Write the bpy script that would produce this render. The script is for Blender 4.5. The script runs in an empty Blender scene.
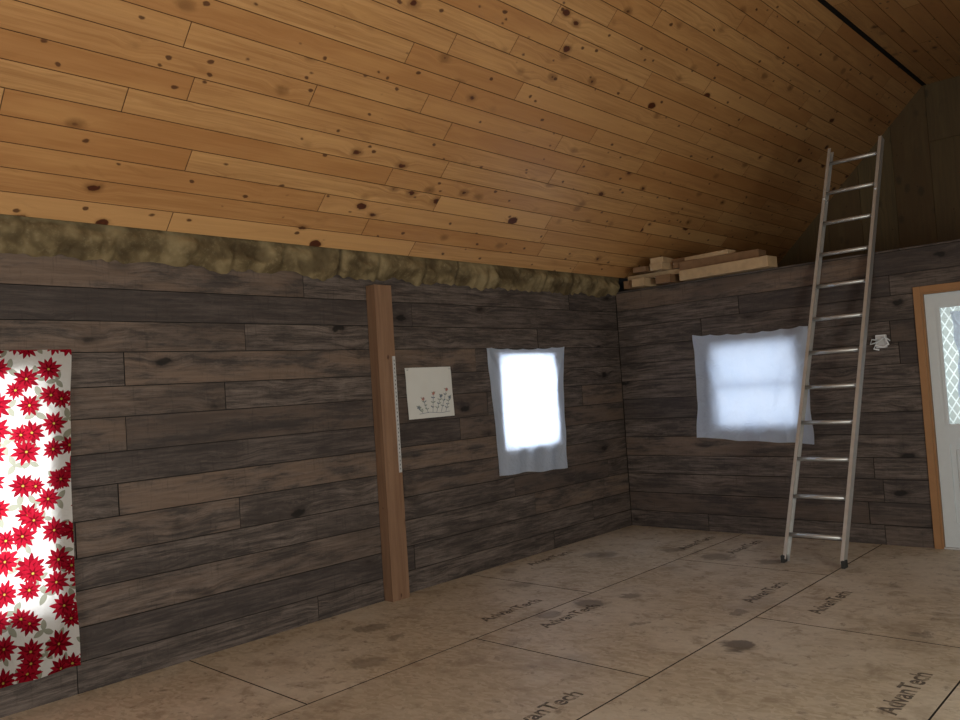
import bpy, math, random
from mathutils import Vector, Matrix, noise
random.seed(7)
scene=bpy.context.scene
try:
    scene.view_settings.view_transform='Standard'
    scene.view_settings.look='None'
except Exception as e: print(e)

# ---------------------------------------------------------------- room dims
W=6.6; YF=-10.0; YG=3.25; WALLH=2.44
CE_X,CE_Z=0.09,2.575; RX,RZ=2.28,4.70        # ceiling lower edge / slope-flat joint
SL=Vector((RX-CE_X,0,RZ-CE_Z)); SLEN=SL.length; SLN=SL.normalized()

# ---------------------------------------------------------------- node helper
class NT:
    def __init__(s,name):
        s.mat=bpy.data.materials.new(name); s.mat.use_nodes=True
        s.t=s.mat.node_tree; s.t.nodes.clear()
        s.out=s.t.nodes.new('ShaderNodeOutputMaterial')
    def n(s,typ,**kw):
        nd=s.t.nodes.new(typ)
        for k,v in kw.items(): setattr(nd,k,v)
        return nd
    def link(s,a,b): s.t.links.new(a,b)
    def put(s,sock,v):
        if v is None: return
        if hasattr(v,'is_output'): s.link(v,sock)
        else: sock.default_value=v
    def m(s,op,a,b=None,c=None,clamp=False):
        nd=s.n('ShaderNodeMath',operation=op); nd.use_clamp=clamp
        s.put(nd.inputs[0],a); s.put(nd.inputs[1],b); s.put(nd.inputs[2],c)
        return nd.outputs[0]
    def vm(s,op,a,b=None):
        nd=s.n('ShaderNodeVectorMath',operation=op)
        s.put(nd.inputs[0],a); s.put(nd.inputs[1],b)
        return nd.outputs['Value'] if op in('LENGTH','DISTANCE','DOT_PRODUCT') else nd.outputs[0]
    def xyz(s,x,y,z=0.0):
        nd=s.n('ShaderNodeCombineXYZ')
        s.put(nd.inputs[0],x); s.put(nd.inputs[1],y); s.put(nd.inputs[2],z); return nd.outputs[0]
    def sep(s,v):
        nd=s.n('ShaderNodeSeparateXYZ'); s.link(v,nd.inputs[0]); return nd.outputs
    def noise(s,vec,scale=5,detail=3,rough=.55,dist=0):
        nd=s.n('ShaderNodeTexNoise'); s.put(nd.inputs['Vector'],vec)
        nd.inputs['Scale'].default_value=scale; nd.inputs['Detail'].default_value=detail
        nd.inputs['Roughness'].default_value=rough; nd.inputs['Distortion'].default_value=dist
        return nd.outputs['Fac']
    def mr(s,v,a,b,c=0.0,d=1.0,smooth=True):
        nd=s.n('ShaderNodeMapRange'); nd.interpolation_type='SMOOTHSTEP' if smooth else 'LINEAR'
        s.put(nd.inputs[0],v); s.put(nd.inputs[1],a); s.put(nd.inputs[2],b); s.put(nd.inputs[3],c); s.put(nd.inputs[4],d)
        return nd.outputs[0]
    def mix(s,f,a,b,bt='MIX'):
        nd=s.n('ShaderNodeMix',data_type='RGBA',blend_type=bt)
        s.put(nd.inputs[0],f)
        for i,v in ((6,a),(7,b)):
            if isinstance(v,tuple) and len(v)==3: v=(*v,1)
            s.put(nd.inputs[i],v)
        return nd.outputs[2]
    def bsdf(s,col,rough=.6,metal=0,spec=.3,bump=None,bs=.3,bd=.005):
        b=s.n('ShaderNodeBsdfPrincipled')
        if isinstance(col,tuple) and len(col)==3: col=(*col,1)
        s.put(b.inputs['Base Color'],col); s.put(b.inputs['Roughness'],rough)
        b.inputs['Metallic'].default_value=metal; b.inputs['Specular IOR Level'].default_value=spec
        if bump is not None:
            bn=s.n('ShaderNodeBump'); bn.inputs['Strength'].default_value=bs; bn.inputs['Distance'].default_value=bd
            s.link(bump,bn.inputs['Height']); s.link(bn.outputs[0],b.inputs['Normal'])
        s.link(b.outputs[0],s.out.inputs[0]); return b

def simple(name,col,rough=.6,metal=0,var=.15,scale=20,spec=.3):
    t=NT(name); tc=t.n('ShaderNodeTexCoord').outputs['Object']
    nz=t.noise(tc,scale,4)
    c=t.mix(nz,tuple(x*(1-var) for x in col),tuple(min(1,x*(1+var)) for x in col))
    t.bsdf(c,rough,metal,spec,bump=nz,bs=.1); return t.mat

def board_coords(t):
    uv=t.n('ShaderNodeUVMap'); uv.uv_map='UVMap'
    at=t.n('ShaderNodeAttribute'); at.attribute_name='brd'
    u,v,_=t.sep(uv.outputs[0]); r,g,b=t.sep(at.outputs['Color'])
    return u,v,r,g,b

def pine_mat(name,dark=(.27,.115,.036),light=(.56,.315,.128),rough=.36,knot=1.0):
    t=NT(name); u,v,r,g,b=board_coords(t)
    z=t.m('MULTIPLY',r,137.0)
    wob=t.noise(t.xyz(u,v,z),16,3,.6)
    def knots(su,sv,zz,amp):
        kv=t.n('ShaderNodeTexVoronoi',voronoi_dimensions='3D',feature='F1'); kv.inputs['Scale'].default_value=1
        t.link(t.xyz(t.m('ADD',t.m('MULTIPLY',u,su),t.m('MULTIPLY',wob,amp)),t.m('ADD',t.m('MULTIPLY',v,sv),t.m('MULTIPLY',wob,amp*.8)),zz),kv.inputs['Vector'])
        return kv.outputs['Distance']
    d=knots(2.9,4.6,z,.18)
    ds=knots(6.0,9.0,t.m('ADD',z,31.3),.25)        # small pin knots
    flow=t.mr(d,.45,.05)
    vv=t.m('ADD',v,t.m('MULTIPLY',flow,.035))
    g1=t.noise(t.xyz(t.m('MULTIPLY',u,1.5),t.m('MULTIPLY',vv,46.0),z),1,5,.65,.5)
    g2=t.noise(t.xyz(t.m('MULTIPLY',u,1.0),t.m('MULTIPLY',v,6.0),z),1.3,3)
    g3=t.noise(t.xyz(t.m('MULTIPLY',u,2.5),t.m('MULTIPLY',v,10.0),z),1,4,.6,1.0)
    base=t.mix(t.mr(g1,.3,.7),dark,light)
    base=t.mix(.36,base,light)
    base=t.mix(t.m('MULTIPLY',g,.80),base,tuple(x*y for x,y in zip(light,(.68,.53,.42))))
    base=t.mix(t.mr(b,.6,1.0,0,.5),base,tuple(x*y for x,y in zip(light,(1.15,1.2,1.25))))
    base=t.mix(t.mr(g2,.45,.75,0,.40),base,tuple(x*y for x,y in zip(light,(1.12,1.12,1.05))))
    base=t.mix(t.mr(g3,.58,.76,0,.42),base,dark)
    base=t.mix(t.mr(d,.22,.08,0,.65),base,tuple(x*.62 for x in dark))
    kr=t.m('MULTIPLY',.120*knot,t.m('ADD',.35,b))
    core=t.mr(t.m('SUBTRACT',d,kr),.0,-.03)
    ring=t.noise(t.xyz(t.m('MULTIPLY',d,60.0),0.0,z),1,1)
    base=t.mix(core,base,t.mix(ring,(.022,.007,.004),(.14,.036,.012)))
    base=t.mix(t.mr(ds,.14*knot,.08*knot,0,.85),base,(.06,.018,.008))
    t.bsdf(base,t.mr(g1,.2,.8,rough-.06,rough+.08),0,.5,bump=g1,bs=.15,bd=.002)
    return t.mat

def graywood_mat(name):
    t=NT(name); u,v,r,g,b=board_coords(t)
    z=t.m('MULTIPLY',r,137.0)
    kv=t.n('ShaderNodeTexVoronoi',voronoi_dimensions='3D',feature='F1'); kv.inputs['Scale'].default_value=1
    wob=t.noise(t.xyz(u,v,z),14,2)
    t.link(t.xyz(t.m('ADD',t.m('MULTIPLY',u,1.9),t.m('MULTIPLY',wob,.2)),t.m('ADD',t.m('MULTIPLY',v,4.2),t.m('MULTIPLY',wob,.2)),z),kv.inputs['Vector'])
    d=kv.outputs['Distance']; flow=t.mr(d,.45,.05)
    vv=t.m('ADD',v,t.m('MULTIPLY',flow,.03))
    g1=t.noise(t.xyz(t.m('MULTIPLY',u,3.0),t.m('MULTIPLY',vv,50.0),z),1,8,.78,.2)
    g2=t.noise(t.xyz(t.m('MULTIPLY',u,1.8),t.m('MULTIPLY',vv,9.0),z),1,8,.72,.15)
    g3=t.noise(t.xyz(t.m('MULTIPLY',u,6.0),t.m('MULTIPLY',v,13.0),z),1,8,.80,.1)
    g4=t.noise(t.xyz(t.m('MULTIPLY',u,60.0),t.m('MULTIPLY',v,6.0),z),1,3,.6,0)   # saw marks across the board
    g5=t.noise(t.xyz(t.m('MULTIPLY',u,.9),t.m('MULTIPLY',v,2.0),z),1,3,.6,0)
    base=t.mix(t.mr(g1,.34,.66),(.036,.028,.025),(.172,.136,.116))
    base=t.mix(t.mr(g2,.44,.62,0,.62),base,(.030,.024,.022))
    base=t.mix(t.mr(g3,.54,.70,0,.45),base,(.205,.168,.145))
    base=t.mix(t.m('MULTIPLY',t.mr(g,.55,1,0,.75),t.mr(g2,.62,.4)),base,(.165,.112,.080))
    base=t.mix(t.mr(g5,.50,.68,0,.50),base,(.045,.035,.031))
    base=t.mix(t.mr(b,.50,1.0,0,.62),base,(.036,.029,.028))
    base=t.mix(t.mr(g4,.56,.74,0,.28),base,(.018,.014,.012))
    base=t.mix(t.mr(d,.22,.10,0,.5),base,(.03,.022,.018))
    base=t.mix(t.mr(d,.12,.07,0,.9),base,(.010,.008,.007))
    t.bsdf(base,.66,0,.25,bump=g1,bs=.45,bd=.003); return t.mat

M={}
M['pine']=pine_mat('ceiling_pine')
M['gray']=graywood_mat('gray_stained_board')
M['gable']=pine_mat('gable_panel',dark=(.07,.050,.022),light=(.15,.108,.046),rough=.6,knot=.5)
M['sheath']=simple('sheathing',(.03,.024,.02),.9)
M['pinegroove']=simple('pine_groove',(.14,.065,.025),.7)
M['trimpine']=simple('trim_pine',(.32,.165,.072),.5,scale=9)
M['lumber']=simple('lumber',(.44,.31,.18),.7,var=.3,scale=14)
M['lumber_dk']=simple('lumber_aged',(.20,.115,.06),.7,var=.35,scale=14)
M['white']=simple('white_paint',(.60,.65,.68),.4,var=.05)
M['vinyl']=simple('vinyl_white',(.75,.77,.8),.35,var=.03)
M['alu']=simple('aluminium',(.56,.56,.55),.42,metal=.7,var=.15)
M['rubber']=simple('rubber',(.03,.03,.03),.8)
M['steel']=simple('galvanised_steel',(.55,.55,.55),.45,metal=.3)
M['black']=simple('ridge_gap_dark',(.008,.007,.006),.9)
M['brass']=simple('brass_knob',(.5,.36,.14),.3,metal=1)
M['ground']=simple('outdoor_ground',(.10,.16,.05),.95,scale=2)

# ---------------------------------------------------------------- mesh helpers
def make(name,verts,faces,mats,fm=None,uvs=None,brd=None,parent=None,smooth=False):
    me=bpy.data.meshes.new(name); me.from_pydata([tuple(v) for v in verts],[],faces)
    for m in (mats if isinstance(mats,list) else [mats]): me.materials.append(m)
    if fm:
        for p,i in zip(me.polygons,fm): p.material_index=i
    if uvs:
        l=me.uv_layers.new(name='UVMap')
        for p in me.polygons:
            for li,vi in zip(p.loop_indices,p.vertices): l.data[li].uv=uvs[vi]
    if brd:
        a=me.color_attributes.new('brd','FLOAT_COLOR','POINT')
        for i,c in enumerate(brd): a.data[i].color=(*c,1)
    if smooth:
        for p in me.polygons: p.use_smooth=True
    me.update()
    o=bpy.data.objects.new(name,me); scene.collection.objects.link(o)
    if parent: o.parent=parent
    return o
def empty(name,loc=(0,0,0)):
    e=bpy.data.objects.new(name,None); e.location=loc; scene.collection.objects.link(e)
    e.empty_display_size=.1; return e
def box(name,a,b,mat,parent=None,bevel=0,rot=None):
    a=Vector(a);b=Vector(b);c=(a+b)/2;h=(b-a)/2
    vs=[Vector((sx*h.x,sy*h.y,sz*h.z)) for sx in(-1,1) for sy in(-1,1) for sz in(-1,1)]
    fs=[(0,1,3,2),(4,6,7,5),(0,4,5,1),(2,3,7,6),(0,2,6,4),(1,5,7,3)]
    o=make(name,vs,fs,mat,parent=parent); o.location=c
    if rot: o.rotation_euler=rot
    if bevel:
        m=o.modifiers.new('bevel','BEVEL'); m.width=bevel; m.segments=2
    return o
def tube(name,pts,r,mat,parent=None,n=12,cap=True):
    pts=[Vector(p) for p in pts]; vs=[];fs=[]
    for i,p in enumerate(pts):
        d=(pts[min(i+1,len(pts)-1)]-pts[max(i-1,0)]).normalized()
        a=d.orthogonal().normalized() if i==0 else (a-d*a.dot(d)).normalized()
        b=d.cross(a)
        for k in range(n):
            th=2*math.pi*k/n; vs.append(p+(a*math.cos(th)+b*math.sin(th))*r)
    for i in range(len(pts)-1):
        for k in range(n):
            k2=(k+1)%n; fs.append((i*n+k,i*n+k2,(i+1)*n+k2,(i+1)*n+k))
    if cap: fs.append(tuple(range(n))[::-1]); fs.append(tuple(range((len(pts)-1)*n,len(pts)*n)))
    return make(name,vs,fs,mat,parent=parent,smooth=True)

def subtract(rect,holes):
    rs=[rect]
    for h in holes:
        nr=[]
        for (u0,u1,v0,v1) in rs:
            a0,a1,b0,b1=max(u0,h[0]),min(u1,h[1]),max(v0,h[2]),min(v1,h[3])
            if a0>=a1 or b0>=b1: nr.append((u0,u1,v0,v1)); continue
            if u0<a0: nr.append((u0,a0,v0,v1))
            if a1<u1: nr.append((a1,u1,v0,v1))
            if v0<b0: nr.append((a0,a1,v0,b0))
            if b1<v1: nr.append((a0,a1,b1,v1))
        rs=nr
    return [r for r in rs if r[1]-r[0]>.004 and r[3]-r[2]>.004]

def boards(name,O,U,V,N,u0,u1,v0,v1,bw,lens,thick,holes,bmat,backmat,backt,gap=.0015,cham=.003,joints=None,jit=.0012,bu=None,edge=None,bwj=0):
    """boards run along U, stacked along V, face along N (towards the room)."""
    O,U,V,N=Vector(O),Vector(U),Vector(V),Vector(N)
    vs=[];fs=[];fm=[];uvs=[];brd=[]
    def P(u,v,n): return O+U*u+V*v+N*n
    rows=math.ceil((v1-v0)/bw-1e-6); ei=2 if edge else 0
    edges=[v0]+[v0+k*bw+random.uniform(-bwj,bwj) for k in range(1,rows)]+[v1]
    for r in range(rows):
        a=edges[r]; b=edges[r+1]
        if joints: cuts=[u0]+[j for j in joints(r) if u0+.01<j<u1-.01]+[u1]
        else:
            cuts=[u0]; x=u0+random.uniform(.3,1)*lens[1]
            while x<u1-.3: cuts.append(x); x+=random.uniform(*lens)
            cuts.append(u1)
        for c0,c1 in zip(cuts,cuts[1:]):
            rc=(random.random(),random.random(),random.random()); du=random.uniform(0,40)
            off=random.uniform(-jit,0)
            for (p0,p1,q0,q1) in subtract((c0+gap/2,c1-gap/2,a+gap/2,b-gap/2),holes):
                i=len(vs); t=thick+off
                outer=[(p0,q0),(p1,q0),(p1,q1),(p0,q1)]
                ch=min(cham,(q1-q0)*.3,(p1-p0)*.3)
                inner=[(p0+ch,q0+ch),(p1-ch,q0+ch),(p1-ch,q1-ch),(p0+ch,q1-ch)]
                for (uu,ww),n in [(o,0) for o in outer]+[(o,t-ch) for o in outer]+[(o,t) for o in inner]:
                    vs.append(P(uu,ww,n)); uvs.append((uu+du,ww-a-bw/2)); brd.append(rc)
                fs.append((i+8,i+9,i+10,i+11)); fm.append(0)
                for k in range(4):
                    k2=(k+1)%4
                    fs.append((i+k,i+k2,i+4+k2,i+4+k)); fm.append(ei)
                    fs.append((i+4+k,i+4+k2,i+8+k2,i+8+k)); fm.append(ei)
    if backt:
        b0,b1=bu if bu else (u0,u1)
        for (p0,p1,q0,q1) in subtract((b0,b1,v0,v1),holes):
            i=len(vs)
            for n in (0,-backt):
                for uu,ww in ((p0,q0),(p1,q0),(p1,q1),(p0,q1)):
                    vs.append(P(uu,ww,n)); uvs.append((uu,ww)); brd.append((0,0,0))
            for f in ((0,1,2,3),(7,6,5,4),(0,4,5,1),(1,5,6,2),(2,6,7,3),(3,7,4,0)):
                fs.append(tuple(i+x for x in f)); fm.append(1)
    return make(name,vs,fs,[bmat,backmat]+([edge] if edge else []),fm,uvs,brd)

# ---------------------------------------------------------------- walls
T=.018
WL=[(-6.55,-5.62,.50,1.76),(-1.90,-1.12,.97,1.80)]
WB=[(1.02,1.86,.98,1.80),(2.885,3.815,-.02,2.06)]
G=dict(gap=.003,cham=.0015,jit=.005,edge=M['sheath'],bwj=.012)
boards('wall_left',(-T,0,0),(0,1,0),(0,0,1),(1,0,0),YF,.0,-.02,WALLH,.188,(1.0,3.6),T,WL,M['gray'],M['sheath'],.14,bu=(YF-.1,YG+.1),**G)
boards('wall_back',(0,T,0),(1,0,0),(0,0,1),(0,-1,0),0,W,-.02,WALLH,.188,(.8,2.9),T,WB,M['gray'],M['sheath'],.13,bu=(-.01,W+.01),**G)
WR=[(-8.6,-7.0,.8,2.1),(-5.9,-3.9,.8,2.1)]
boards('wall_right',(W+T,0,0),(0,1,0),(0,0,1),(-1,0,0),YF,0,-.02,2.60,.188,(1.2,3.0),T,WR,M['gray'],M['sheath'],.14,bu=(YF-.1,YG+.1),**G)
WF=[(2.6,4.6,-.02,2.1)]
boards('wall_front',(0,YF,0),(1,0,0),(0,0,1),(0,1,0),0,W,-.02,4.85,.188,(1.2,3.0),T,WF,M['gray'],M['sheath'],.14,**G)
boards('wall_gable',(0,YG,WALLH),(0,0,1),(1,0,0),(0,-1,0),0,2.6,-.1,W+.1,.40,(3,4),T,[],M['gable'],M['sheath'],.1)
box('light_leak_filler',(-.158,YF,WALLH),(-.06,YG,2.80),M['sheath'])  # unseen filler added behind the insulation to keep outside light from leaking in

# ---------------------------------------------------------------- ceiling
nrm=-SLN.cross(Vector((0,1,0))).normalized()
PB=dict(gap=.002,cham=.0016,jit=.001,edge=M['pinegroove'])
boards('ceiling',(CE_X-nrm.x*T,0,CE_Z-nrm.z*T),(0,1,0),tuple(SLN),tuple(nrm),YF,YG,0,SLEN,.140,(.9,3.3),T,[],M['pine'],M['sheath'],.1,**PB)
boards('ceiling_flat',(RX+.045,0,RZ+T),(0,1,0),(1,0,0),(0,0,-1),YF,YG,0,2.0,.140,(1.1,3.6),T,[],M['pine'],M['sheath'],.1,**PB)
s2=Vector((W-.1-4.32,0,CE_Z-RZ)).normalized()
boards('ceiling_far_slope',(4.325,0,RZ+T),(0,1,0),tuple(s2),tuple(-s2.cross(Vector((0,1,0))).normalized()),YF,YG,0,3.12,.140,(1.1,3.6),T,[],M['pine'],M['sheath'],.1,**PB)
box('trim_ridge_gap',(RX-.02,YF,RZ+.0),(RX+.045,YG,RZ+.06),M['black'])

# loft deck beyond the back wall
boards('loft_floor',(0,.15,WALLH-.04),(0,1,0),(1,0,0),(0,0,1),0,YG-.15,0,W,.6,(2,3),.02,[],M['lumber_dk'],M['sheath'],.15)

# ---------------------------------------------------------------- insulation strip
def insulation():
    t=NT('insulation_wool'); tc=t.n('ShaderNodeTexCoord').outputs['Object']
    n1=t.noise(tc,5,3,.55,.2); n2=t.noise(tc,40,5,.7,.1)
    at=t.n('ShaderNodeAttribute'); at.attribute_name='brd'; pr,ht,_=t.sep(at.outputs['Color'])
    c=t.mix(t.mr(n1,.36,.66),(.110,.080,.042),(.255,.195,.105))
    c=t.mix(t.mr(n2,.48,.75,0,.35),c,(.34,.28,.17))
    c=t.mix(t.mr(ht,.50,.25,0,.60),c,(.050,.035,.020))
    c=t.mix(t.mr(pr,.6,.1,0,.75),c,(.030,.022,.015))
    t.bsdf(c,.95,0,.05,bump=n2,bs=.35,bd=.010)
    vs=[];fs=[];brd=[];nu=1500;nv=18; Y0=YF+.03; Y1=-.012
    for i in range(nu+1):
        y=Y0+(Y1-Y0)*i/nu
        yy=y+.16*noise.noise(Vector((y*1.3,9,9)))
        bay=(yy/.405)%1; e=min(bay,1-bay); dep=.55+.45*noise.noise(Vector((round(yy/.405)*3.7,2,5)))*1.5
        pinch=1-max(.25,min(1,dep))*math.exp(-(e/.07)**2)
        for j in range(nv+1):
            s=j/nv
            yb=y+.10*s
            n=.7*noise.noise(Vector((yb*2.6,s*1.3,3)))+.7*noise.noise(Vector((yb*6,s*2.2,7)))+.30*noise.noise(Vector((yb*15,s*4,1)))
            x=.008+.055*s+(.045+.058*n)*math.sin(math.pi*min(1,s*1.02))*(.12+.88*pinch)
            z=2.405+.19*s-(.022+.05*noise.noise(Vector((y*4.1,0,0)))+.02*noise.noise(Vector((y*17,0,0))))*(1-s)*pinch
            x=min(max(x,.008+.01*s),.120)
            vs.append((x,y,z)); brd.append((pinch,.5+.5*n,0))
    for i in range(nu):
        for j in range(nv):
            a=i*(nv+1)+j; fs.append((a,a+nv+1,a+nv+2,a+1))
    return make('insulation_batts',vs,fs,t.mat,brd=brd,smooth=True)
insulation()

# ---------------------------------------------------------------- floor
def floor_mat():
    t=NT('subfloor_osb'); u,v,r,g,b=board_coords(t)
    tc=t.n('ShaderNodeTexCoord').outputs['Object']; X,Y,Z=t.sep(tc)
    vr=t.n('ShaderNodeTexVoronoi',feature='F1'); vr.inputs['Scale'].default_value=1
    wn=t.noise(tc,9,2)
    t.link(t.xyz(t.m('ADD',t.m('MULTIPLY',X,26.0),t.m('MULTIPLY',wn,3.0)),t.m('ADD',t.m('MULTIPLY',Y,48.0),t.m('MULTIPLY',wn,3.0)),t.m('MULTIPLY',r,9.0)),vr.inputs['Vector'])
    fl=t.sep(vr.outputs['Color'])
    big=t.noise(tc,.9,4,.6,.3); mid=t.noise(tc,4.5,6,.68,.5); fine=t.noise(tc,60,3,.6); sp=t.noise(tc,11,6,.72,.3); lo=t.noise(tc,1.7,5,.7,.2)
    c=t.mix(fl[0],(.41,.335,.235),(.57,.490,.370))
    c=t.mix(t.mr(big,.42,.66,0,.65),c,(.66,.60,.50))
    c=t.mix(t.mr(mid,.52,.68,0,.65),c,(.27,.205,.14))
    c=t.mix(t.mr(lo,.54,.66,0,.42),c,(.24,.18,.125))
    c=t.mix(t.mr(sp,.56,.68,0,.68),c,(.14,.10,.068))
    c=t.mix(t.mr(fine,.55,.75,0,.25),c,(.2,.15,.10))
    c=t.mix(t.m('MULTIPLY',g,.25),c,(.36,.30,.23))
    for (sx,sy,sr,st) in ((2.61,-3.0,.12,.8),(1.38,-2.7,.15,.7),(1.52,-2.38,.10,.6),(1.30,-3.05,.10,.5),(.45,-3.85,.10,.5),
                          (.75,-3.9,.07,.45),(.55,-1.35,.18,.55),(1.45,-1.0,.15,.55),(1.9,-2.9,.05,.5),(3.3,-2.3,.06,.5),(2.3,-2.4,.05,.5),(1.0,-4.3,.12,.4),
                          (1.9,-1.0,.11,.6),(1.0,-.9,.12,.5),(2.9,-1.3,.07,.5),(.6,-2.5,.10,.4),(.2,-2.2,.08,.4)):
        dd=t.vm('DISTANCE',t.xyz(X,Y,0.0),(sx,sy,0))
        dd=t.m('ADD',dd,t.m('MULTIPLY',t.m('SUBTRACT',mid,.5),.38))
        c=t.mix(t.mr(dd,sr,sr*.55,0,st),c,(.080,.057,.038))
    t.bsdf(c,t.mr(mid,.3,.7,.45,.65),0,.3,bump=fl[0],bs=.12,bd=.002)
    return t.mat
M['osb']=floor_mat()
def fj(r):
    off=-4.88 if r%2==0 else -3.66
    return sorted(off+2.44*k for k in range(-4,4))
floor=boards('floor',(0,0,-.018),(0,1,0),(1,0,0),(0,0,1),YF,.0,0,W,1.22,None,.018,[],M['osb'],M['sheath'],.2,gap=.006,cham=.0015,joints=fj,jit=0.0,edge=M['sheath'])
ink=NT('stamp_ink')
tc=ink.n('ShaderNodeTexCoord').outputs['Object']; nz=ink.noise(tc,14,4,.7)
b=ink.n('ShaderNodeBsdfPrincipled'); b.inputs['Base Color'].default_value=(.11,.09,.075,1); b.inputs['Roughness'].default_value=.7
tr=ink.n('ShaderNodeBsdfTransparent'); mx=ink.n('ShaderNodeMixShader')
ink.link(ink.mr(nz,.42,.66,.22,.70),mx.inputs[0]); ink.link(tr.outputs[0],mx.inputs[2]); ink.link(b.outputs[0],mx.inputs[1]); ink.link(mx.outputs[0],ink.out.inputs[0])
def stamp(x,y,size=.128,txt='AdvanTech'):
    c=bpy.data.curves.new('stamp','FONT'); c.body=txt; c.size=size; c.offset=.003; c.align_x='CENTER'; c.align_y='CENTER'; c.resolution_u=4
    ob=bpy.data.objects.new('printed_stamp',c); scene.collection.objects.link(ob)
    ob.location=(x,y,.0012); ob.rotation_euler=(0,0,math.pi/2); c.materials.append(ink.mat); ob.parent=floor
for (x,y) in ((1.0,-3.07),(1.43,-2.98),(.22,-1.66),(2.25,-1.86),(2.70,-1.9),(2.25,-4.31),(3.50,-3.2),(1.04,-.56),(1.49,-.55)):
    stamp(x,y)

# ---------------------------------------------------------------- windows
def window(name,axis,u0,u1,v0,v1,depth0,depth1,k=.72,w=.03):
    e=empty(name)
    def B(n,a0,a1,b0,b1,d0,d1,mat):
        d0,d1=sorted((d0,d1))
        if axis=='x': return box(n,(d0,a0,b0),(d1,a1,b1),mat,e)
        return box(n,(a0,d0,b0),(a1,d1,b1),mat,e)
    s=depth1; f=.008
    B('jamb_left',u0,u0+f,v0,v1,depth0,s,M['vinyl']); B('jamb_right',u1-f,u1,v0,v1,depth0,s,M['vinyl'])
    B('sill',u0+f,u1-f,v0,v0+f,depth0,s,M['vinyl']); B('head',u0+f,u1-f,v1-f,v1,depth0,s,M['vinyl'])
    m=depth0+(s-depth0)*k; q=.014 if s>depth0 else -.014
    vm=(v0+v1)/2
    for nm,lo,hi,dd in (('lower_sash',v0+f,vm+w/2,m),('upper_sash',vm-w/2,v1-f,m+q*1.1)):
        B(nm+'_stile_a',u0+f,u0+f+w,lo,hi,dd,dd+q,M['vinyl']); B(nm+'_stile_b',u1-f-w,u1-f,lo,hi,dd,dd+q,M['vinyl'])
        B(nm+'_rail_a',u0+f+w,u1-f-w,lo,lo+w,dd,dd+q,M['vinyl']); B(nm+'_rail_b',u0+f+w,u1-f-w,hi-w,hi,dd,dd+q,M['vinyl'])
    return e
window('window_1','x',*WL[0],-T,-.15); window('window_2','x',*WL[1],-T,-.15,k=.45)
window('window_3','y',*WB[0],T,.145,k=.12,w=.035)
window('window_4','x',*WR[0],W+.02,W+.15); window('window_5','x',*WR[1],W+.02,W+.15)

# ---------------------------------------------------------------- curtains
def cloth_mat(name,col,trans=.55,colnode=None):
    t=NT(name)
    c=colnode(t) if colnode else (*col,1)
    d=t.n('ShaderNodeBsdfDiffuse'); tr=t.n('ShaderNodeBsdfTranslucent'); mx=t.n('ShaderNodeMixShader')
    t.put(d.inputs[0],c); t.put(tr.inputs[0],c); mx.inputs[0].default_value=trans
    tc=t.n('ShaderNodeTexCoord').outputs['Object']; bn=t.n('ShaderNodeBump'); bn.inputs['Strength'].default_value=.6; bn.inputs['Distance'].default_value=.02
    t.link(t.noise(tc,11,4,.6,1.2),bn.inputs['Height']); t.link(bn.outputs[0],d.inputs['Normal']); t.link(bn.outputs[0],tr.inputs['Normal'])
    t.link(d.outputs[0],mx.inputs[1]); t.link(tr.outputs[0],mx.inputs[2]); t.link(mx.outputs[0],t.out.inputs[0]); return t.mat
def curtain(name,corners,normal,mat,folds=5,amp=.012,off=.02,nu=100,nv=100,sag=.02,seed=0):
    """corners TL,TR,BR,BL"""
    TL,TR,BR,BL=[Vector(c) for c in corners]; N=Vector(normal); vs=[];uvs=[];fs=[]
    wdt=(TR-TL).length; hgt=(BL-TL).length
    for j in range(nv+1):
        q=j/nv
        for i in range(nu+1):
            p=i/nu
            P=TL.lerp(TR,p).lerp(BL.lerp(BR,p),q)
            n=noise.noise(Vector((p*folds+seed,q*1.1,seed*3.1)))
            n2=noise.noise(Vector((p*folds*3+seed,q*4,seed+5.)))
            d=off+amp*(.25+.75*q)*(1+math.sin(p*folds*2*math.pi+1.5*n+seed)*.8)*.7+amp*n2*.5
            d+=amp*math.exp(-((p-.5*q)/.05)**2)*(1-q)+amp*math.exp(-(((1-p)-.45*q)/.05)**2)*(1-q)
            P=P+N*max(d,.006)
            P.z-=sag*math.sin(math.pi*p)*(1-q)
            P.z-=sag*.5*abs(math.sin(p*math.pi*folds*1.3+seed))*(1-q)**3
            P.z+=.022*noise.noise(Vector((p*4,seed,0)))*q
            side=(TR-TL).normalized()
            P+=side*(.015*noise.noise(Vector((q*5,seed+p,2)))+( -.018*math.sin(math.pi*q)*(-1 if p<.5 else 1)*abs(2*p-1)))
            vs.append(P); uvs.append((p*wdt,(1-q)*hgt))
    for j in range(nv):
        for i in range(nu):
            a=j*(nu+1)+i; fs.append((a,a+1,a+nu+2,a+nu+1))
    return make(name,vs,fs,mat,uvs=uvs,smooth=True)
def pale(t):
    tc=t.n('ShaderNodeTexCoord').outputs['Object']
    return t.mix(t.noise(tc,3,3),(.58,.69,.88),(.74,.79,.90))
white_cloth=cloth_mat('white_cotton',(.7,.75,.85),.5,pale)
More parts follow.
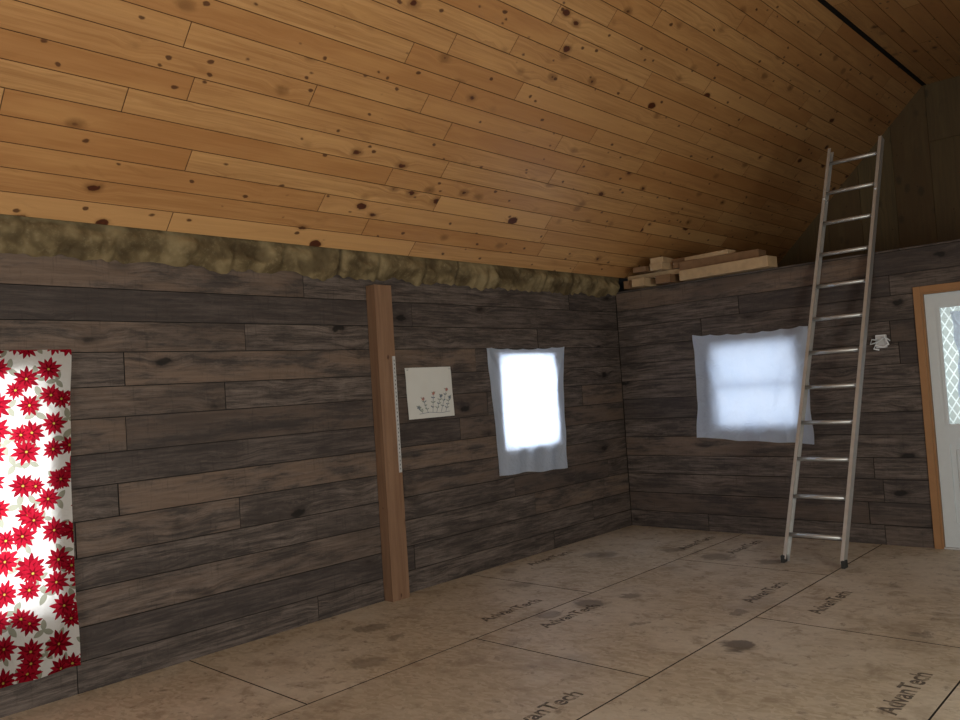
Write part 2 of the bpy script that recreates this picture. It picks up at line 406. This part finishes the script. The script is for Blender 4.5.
def flowers(t):
    uv=t.n('ShaderNodeUVMap'); uv.uv_map='UVMap'
    base=(.80,.78,.74,1)
    def layer(scale,off,rnd,n,R,rot,lo=.35,pw=1.0):
        v=t.vm('ADD',uv.outputs[0],off)
        vo=t.n('ShaderNodeTexVoronoi',voronoi_dimensions='2D',feature='F1'); vo.inputs['Scale'].default_value=scale; vo.inputs['Randomness'].default_value=rnd
        t.link(v,vo.inputs['Vector'])
        d=t.vm('SUBTRACT',v,vo.outputs['Position']); x,y,_=t.sep(d)
        rr=t.vm('LENGTH',t.xyz(x,y,0.0)); cr=t.sep(vo.outputs['Color'])
        th=t.m('ADD',t.m('ARCTAN2',y,x),t.m('MULTIPLY',cr[0],6.28)); th=t.m('ADD',th,rot)
        pet=t.m('SUBTRACT',1.0,t.m('ABSOLUTE',t.m('SINE',t.m('MULTIPLY',th,n/2))))
        size=t.m('MULTIPLY',t.m('ADD',.8,t.m('MULTIPLY',cr[2],.3)),R)
        edge=t.m('MULTIPLY',t.m('ADD',lo,t.m('MULTIPLY',t.m('POWER',pet,pw),1-lo)),size)
        return rr,edge,pet,cr
    c=base
    rr,ed,pet,cr=layer(7.5,(.31,.17,0),.8,3,.060,1.0,.15,.7)
    c=t.mix(t.m('LESS_THAN',rr,ed),c,(.34,.34,.26,1))
    for off,sc,R in (((.0,.0,0),7.0,.078),((.47,.23,0),4.2,.066)):
        rr,ed,pet,cr=layer(sc,off,.5,6,R,0,.38,.8)
        red=t.mix(t.m('MULTIPLY',pet,cr[1]),(.20,.004,.012,1),(.50,.014,.035,1))
        c=t.mix(t.m('LESS_THAN',rr,ed),c,red)
        rr,ed,pet,cr=layer(sc,off,.5,6,R*.86,.52,.38,.8)
        c=t.mix(t.m('LESS_THAN',rr,ed),c,(.36,.008,.022,1))
        rr,ed,pet,cr=layer(sc,off,.5,7,R*.5,.9,.3,.8)
        c=t.mix(t.m('LESS_THAN',rr,ed),c,(.16,.004,.010,1))
        c=t.mix(t.m('LESS_THAN',rr,.006),c,(.50,.38,.07,1))
    return c
floral=cloth_mat('poinsettia_print',(1,1,1),.55,flowers)
curtain('floral_curtain',[(0,-6.75,1.87),(0,-5.485,1.873),(0,-5.51,.16),(0,-6.75,.13)],(1,0,0),floral,folds=6,amp=.018,off=.022,sag=.0,seed=1)
curtain('window_curtain',[(0,-2.08,1.868),(0,-.975,1.872),(0,-1.05,.715),(0,-2.02,.755)],(1,0,0),white_cloth,folds=4,amp=.012,off=.004,sag=.018,seed=2)
curtain('window_curtain',[(.86,0,1.905),(1.98,0,1.89),(1.95,0,.835),(.825,0,.905)],(0,-1,0),white_cloth,folds=5,amp=.014,off=.004,sag=.022,seed=3)

# ---------------------------------------------------------------- door
def door():
    e=empty('door_1'); x0,x1,zt=2.885,3.815,2.06
    y0,y1=.035,.075; gx0,gx1,gz0,gz1=x0+.115,x1-.115,.98,1.93
    sx0,sx1=x0+.022,x1-.022
    box('stile_hinge',(sx0,y0,.012),(gx0,y1,zt-.022),M['white'],e); box('stile_lock',(gx1,y0,.012),(sx1,y1,zt-.022),M['white'],e)
    box('rail_top',(gx0,y0,gz1),(gx1,y1,zt-.022),M['white'],e); box('rail_mid',(gx0,y0,.83),(gx1,y1,gz0),M['white'],e)
    box('rail_bottom',(gx0,y0,.012),(gx1,y1,.20),M['white'],e)
    xm=(gx0+gx1)/2; box('mullion',(xm-.05,y0,.20),(xm+.05,y1,.83),M['white'],e)
    for i,(a,b) in enumerate(((gx0,xm-.05),(xm+.05,gx1))):
        box('panel_%d'%i,(a,y0+.012,.20),(b,y1-.005,.83),M['white'],e)
        box('raised_%d'%i,(a+.04,y0+.003,.24),(b-.04,y0+.02,.79),M['white'],e,bevel=.008)
    for n,a,b in (('bead_l',(gx0-.012,y0-.008,gz0-.012),(gx0+.012,y0+.01,gz1+.012)),('bead_r',(gx1-.012,y0-.008,gz0-.012),(gx1+.012,y0+.01,gz1+.012)),
                  ('bead_t',(gx0+.012,y0-.008,gz1-.012),(gx1-.012,y0+.01,gz1+.012)),('bead_b',(gx0+.012,y0-.008,gz0-.012),(gx1-.012,y0+.01,gz0+.012))):
        box(n,a,b,M['white'],e)
    def lat(t):
        tc=t.n('ShaderNodeTexCoord').outputs['Object']; X,Y,Z=t.sep(tc)
        a=t.m('ABSOLUTE',t.m('SUBTRACT',t.m('FRACT',t.m('MULTIPLY',t.m('ADD',X,t.m('MULTIPLY',Z,.6)),15.0)),.5))
        b=t.m('ABSOLUTE',t.m('SUBTRACT',t.m('FRACT',t.m('MULTIPLY',t.m('SUBTRACT',X,t.m('MULTIPLY',Z,.6)),15.0)),.5))
        return t.mix(t.mr(t.m('MINIMUM',a,b),.05,.12),(.60,.66,.68,1),(.34,.38,.38,1))
    make('lattice_glass',[(gx0,.058,gz0),(gx1,.058,gz0),(gx1,.058,gz1),(gx0,.058,gz1)],[(0,1,2,3)],cloth_mat('diamond_glass',(1,1,1),.40,lat),parent=e)
    c=curtain('door_curtain',[(3.09,.0,1.88),(3.70,.0,1.88),(3.70,.0,1.02),(3.10,.0,1.20)],(0,-1,0),white_cloth,folds=6,amp=.012,off=.004,seed=6,sag=.0); c.parent=e; c.location.y=.02
    box('jamb_left',(x0-.0,-.0,0),(x0+.02,.14,zt),M['trimpine'],e); box('jamb_right',(x1-.02,0,0),(x1,.14,zt),M['trimpine'],e)
    box('head_jamb',(x0+.02,0,zt-.02),(x1-.02,.14,zt),M['trimpine'],e)
    box('casing_left',(x0-.045,-.018,0),(x0+.008,0,zt+.045),M['trimpine'],e,bevel=.003); box('casing_right',(x1-.008,-.018,0),(x1+.045,0,zt+.045),M['trimpine'],e,bevel=.003)
    box('casing_head',(x0+.008,-.018,zt-.008),(x1-.008,0,zt+.045),M['trimpine'],e,bevel=.003)
    tube('knob_stem',[(x1-.09,.035,.95),(x1-.09,-.01,.95)],.012,M['brass'],e)
    tube('knob',[(x1-.09,-.01,.95),(x1-.09,-.018,.95),(x1-.09,-.045,.95),(x1-.09,-.05,.95)],.027,M['brass'],e,n=20)
    box('threshold',(x0+.02,.0,0),(x1-.02,.14,.012),M['steel'],e)
door()

# ---------------------------------------------------------------- post with slotted shelf strip
def post():
    t=pine_mat('timber_brown',dark=(.10,.048,.026),light=(.25,.148,.088),rough=.6,knot=.8)
    e=empty('timber_post')
    x0,x1,y0,y1,z1=.004,.10,-3.355,-3.19,2.335
    c=[(x0,y0),(x1,y0),(x1,y1),(x0,y1)]
    vs=[];uvs=[];brd=[];fs=[]
    for k in range(4):
        a=c[k];b2=c[(k+1)%4]; L=math.dist(a,b2); i=len(vs)
        nz=24
        for j in range(nz+1):
            z=z1*j/nz; w=.0015*noise.noise(Vector((z*5,k,1)))
            vs+= [(a[0]+w,a[1]+w,z),(b2[0]+w,b2[1]+w,z)]; uvs+=[(z,-L/2),(z,L/2)]; brd+=[(.1+.2*k,.3,.5)]*2
        for j in range(nz): fs.append((i+2*j,i+2*j+1,i+2*j+3,i+2*j+2))
    i=len(vs)
    for z in (0,z1):
        for p in c: vs.append((p[0],p[1],z)); uvs.append((p[0],p[1])); brd.append((.9,.3,.1))
    fs+= [(i+3,i+2,i+1,i),(i+4,i+5,i+6,i+7)]
    make('timber',vs,fs,t,uvs=uvs,brd=brd,parent=e)
    box('shelf_strip',(x1,-3.222,.93),(x1+.007,-3.197,1.80),M['steel'],e)
    for k in range(28):
        z=.95+k*.03; box('slot_%02d'%k,(x1+.0065,-3.212,z),(x1+.0075,-3.207,z+.014),M['black'],e)
post()

# ---------------------------------------------------------------- drawing pinned on wall
def paper():
    mp=simple('drawing_paper',(.60,.60,.57),.85,var=.05,scale=6,spec=.1)
    def px(p,q):
        return (.006+.010*abs(noise.noise(Vector((p*2,q*2,4))))+.014*max(0,(q-.8))*abs(2*p-1), -3.02+.5*p+.012*q, 1.712-.402*q)
    vs=[];fs=[];nu=20;nv=16
    for j in range(nv+1):
        for i in range(nu+1): vs.append(px(i/nu,j/nv))
    for j in range(nv):
        for i in range(nu):
            a=j*(nu+1)+i; fs.append((a,a+1,a+nu+2,a+nu+1))
    e=make('wall_drawing',vs,fs,mp,smooth=True)
    inkm=simple('ink_blue_grey',(.13,.16,.22),.9); redm=simple('ink_red',(.42,.16,.13),.9); grn=simple('ink_green',(.25,.29,.24),.9)
    def poly(name,pts,mat):
        v=[(px(p,q)[0]+.0025,px(p,q)[1],px(p,q)[2]) for p,q in pts]; make(name,v,[tuple(range(len(v)))],mat,parent=e)
    def stroke(pts,w,mat):
        for (a,b),(c,d) in zip(pts,pts[1:]):
            L=math.hypot(c-a,d-b) or 1; nx,ny=-(d-b)/L*w,(c-a)/L*w
            poly('stroke',[(a-nx,b-ny),(c-nx,d-ny),(c+nx,d+ny),(a+nx,b+ny)],mat)
    def leaf(cx,cy,ang,L,wd,mat):
        pts=[(cx+math.cos(ang)*L*t1-math.sin(ang)*wd*s1,cy+math.sin(ang)*L*t1+math.cos(ang)*wd*s1) for t1,s1 in ((0,0),(.3,.8),(.65,.8),(1,0),(.65,-.8),(.3,-.8))]
        poly('leaf',pts,mat)
    rnd=random.Random(3)
    for bx,top,lean in ((.42,.62,-.05),(.52,.52,.02),(.60,.58,.06),(.70,.46,.08),(.80,.62,.06),(.30,.78,-.04)):
        stem=[(bx+lean*k*.5,.90-(.90-top)*k/4) for k in range(5)]
        stroke(stem,.004,inkm)
        for k in range(1,5):
            x,y=stem[k]
            for s in (-1,1):
                leaf(x,y,-math.pi/2+s*rnd.uniform(.7,1.2),rnd.uniform(.04,.07),.012,rnd.choice((inkm,grn,grn)))
        x,y=stem[-1]
        for a in range(5): leaf(x,y,a*1.257,.042,.014,redm if bx in(.52,.70,.42) else inkm)
    stroke([(.22,.91),(.45,.89),(.70,.92),(.90,.90)],.004,inkm)
    for y,z in ((-3.0,1.695),(-2.54,1.695)): tube('push_pin',[(.004,y,z),(.022,y,z)],.005,M['steel'],e,n=10)
paper()

# ---------------------------------------------------------------- ladder
def ladder():
    e=empty('extension_ladder')
    fl=Vector((2.045,-.985,0)); fr=Vector((2.475,-.985,0))
    D=Vector((0,.975,2.44)).normalized(); L=3.72
    D=(D+Vector((.125/L,0,0))).normalized()
    Nn=Vector((1,0,0)).cross(D).normalized()
    if Nn.y>0: Nn=-Nn
    S=D.cross(Nn).normalized()
    if S.x<0: S=-S
    def rail(name,base,sgn):
        wd,fg,th=.072,.026,.004
        prof=[(0,-wd/2),(0,wd/2),(fg,wd/2),(fg,wd/2-th),(th,wd/2-th),(th,-wd/2+th),(fg,-wd/2+th),(fg,-wd/2)]
        vs=[];fs=[];k=len(prof)
        for s in (.02,L):
            for a,b in prof: vs.append(base+D*s-S*sgn*(a-.013)+Nn*b)
        for i in range(k): fs.append((i,(i+1)%k,k+(i+1)%k,k+i))
        fs.append(tuple(range(k))); fs.append(tuple(range(k,2*k))[::-1])
        make(name,vs,fs,M['alu'],parent=e)
        o=box('shoe_'+name,(-.014,-.035,-.028),(.014,.035,.028),M['rubber'],e,bevel=.004); o.location=base+Vector((sgn*.012,0,.030))
    off=Nn*.036
    fl2,fr2=fl+off,fr+off
    rail('rail_left',fl2,-1); rail('rail_right',fr2,1)
    for k in range(12):
        s=.22+k*.305
        tube('rung_%02d'%k,[fl2+D*s-S*.012,fr2+D*s+S*.012],.0165,M['alu'],e,n=14)
    for b,sg in ((fl2,-1),(fr2,1)):
        tube('bracket',[b+D*3.2-Nn*.036,b+D*3.2+Nn*.045],.012,M['steel'],e,n=10)
ladder()

# ---------------------------------------------------------------- lumber on the ledge
def lumber():
    e=empty('lumber_stack'); z=WALLH+.003
    L=[((.16,-.10,z),(.28,.80,z+.08),1,.03),((.32,-.16,z),(.46,.8,z+.08),0,-.03),((.54,-.12,z),(.70,.8,z+.08),1,.04),
       ((.17,.0,z+.084),(.95,.14,z+.134),0,.04),((.20,.2,z+.084),(1.1,.34,z+.134),1,-.04),
       ((.32,-.17,z+.138),(.46,.6,z+.19),1,.06),((.52,-.12,z+.138),(.66,.6,z+.205),0,-.05),((.70,.0,z+.138),(1.0,.14,z+.20),1,.10),
       ((.36,.1,z+.207),(.95,.24,z+.25),1,-.05),((.48,-.1,z+.207),(.62,.5,z+.265),0,.08),
       ((.80,-.10,z),(1.72,.08,z+.10),0,-.06),((.78,-.02,z+.103),(1.58,.16,z+.19),1,.03),((.85,.2,z+.0),(1.6,.36,z+.08),1,.0),((.82,.0,z+.193),(1.30,.14,z+.235),0,-.1)]
    for i,(a,b2,k,r) in enumerate(L):
        box('offcut_%02d'%i,a,b2,M['lumber_dk'] if k else M['lumber'],e,bevel=.003,rot=(0,0,r))
lumber()

# ---------------------------------------------------------------- electrical box with loose cable
def ebox():
    e=empty('electrical_box'); x,z=2.575,1.69
    box('back',(x-.04,-.045,z-.055),(x+.04,-.002,z+.055),M['vinyl'],e,bevel=.006)
    box('opening',(x-.032,-.047,z-.045),(x+.032,-.044,z+.045),M['steel'],e)
    pts=[(x+.02,-.045,z+.03),(x+.05,-.08,z+.02),(x+.07,-.08,z-.03),(x+.03,-.09,z-.05),(x-.03,-.08,z-.03),(x-.05,-.07,z-.06),(x-.01,-.06,z-.07)]
    tube('cable_a',pts,.007,M['vinyl'],e,n=8)
    tube('cable_b',[(x-.02,-.045,z+.01),(x-.06,-.07,z+.02),(x-.07,-.08,z-.02),(x-.02,-.09,z-.01),(x+.05,-.09,z+.03),(x+.08,-.07,z+.0)],.006,M['white'],e,n=8)
ebox()

# ---------------------------------------------------------------- outside
make('ground_outside',[(-40,-40,-.25),(40,-40,-.25),(40,40,-.25),(-40,40,-.25)],[(0,1,2,3)],M['ground'])

# ---------------------------------------------------------------- lights (daylight at the openings)
def area(name,loc,target,sx,sy,power,col):
    l=bpy.data.lights.new(name,'AREA'); l.shape='RECTANGLE'; l.size=sx; l.size_y=sy; l.energy=power; l.color=col
    o=bpy.data.objects.new(name,l); o.location=loc; scene.collection.objects.link(o)
    d=Vector(target)-Vector(loc); o.rotation_euler=d.to_track_quat('-Z','Y').to_euler(); return o
area('daylight_window_1',(-.17,-6.08,1.13),(1,-6.08,1.13),1.2,1.5,30,(.93,.97,1))
area('daylight_window_2',(-.17,-1.51,1.4),(1,-1.51,1.4),1.2,1.2,34,(.90,.95,1))
area('daylight_window_3',(1.44,.18,1.4),(1.44,-1,1.4),1.2,1.2,9.5,(.86,.93,1))
area('daylight_door',(3.35,.30,1.45),(3.35,-1,1.4),.8,1.1,15,(.95,1,.97))
area('daylight_window_4',(W-.03,-7.8,1.45),(0,-7.8,1.5),1.5,1.2,42,(1,.99,.95))
area('daylight_window_5',(W-.03,-4.9,1.45),(0,-4.9,1.5),1.9,1.2,115,(.99,1,.91))
area('daylight_front_door',(3.6,YF+.06,1.1),(3.6,0,1.3),1.9,2.0,72,(1,.99,.95))
w=bpy.data.worlds.new('sky'); scene.world=w; w.use_nodes=True
bg=w.node_tree.nodes['Background']; bg.inputs[0].default_value=(.80,.90,1,1); bg.inputs[1].default_value=.6

# ---------------------------------------------------------------- camera
cam=bpy.data.cameras.new('camera'); co=bpy.data.objects.new('camera',cam); scene.collection.objects.link(co)
cam.sensor_width=36; cam.lens=808/960*36; cam.clip_start=.05
R=Vector((.728,.683,-.0652)).normalized(); B=Vector((.6816,-.7306,-.0377)).normalized()
U=B.cross(R).normalized(); R=U.cross(B).normalized()
m=Matrix(((R.x,U.x,B.x,4.71),(R.y,U.y,B.y,-7.2),(R.z,U.z,B.z,1.5),(0,0,0,1)))
co.matrix_world=m; scene.camera=co
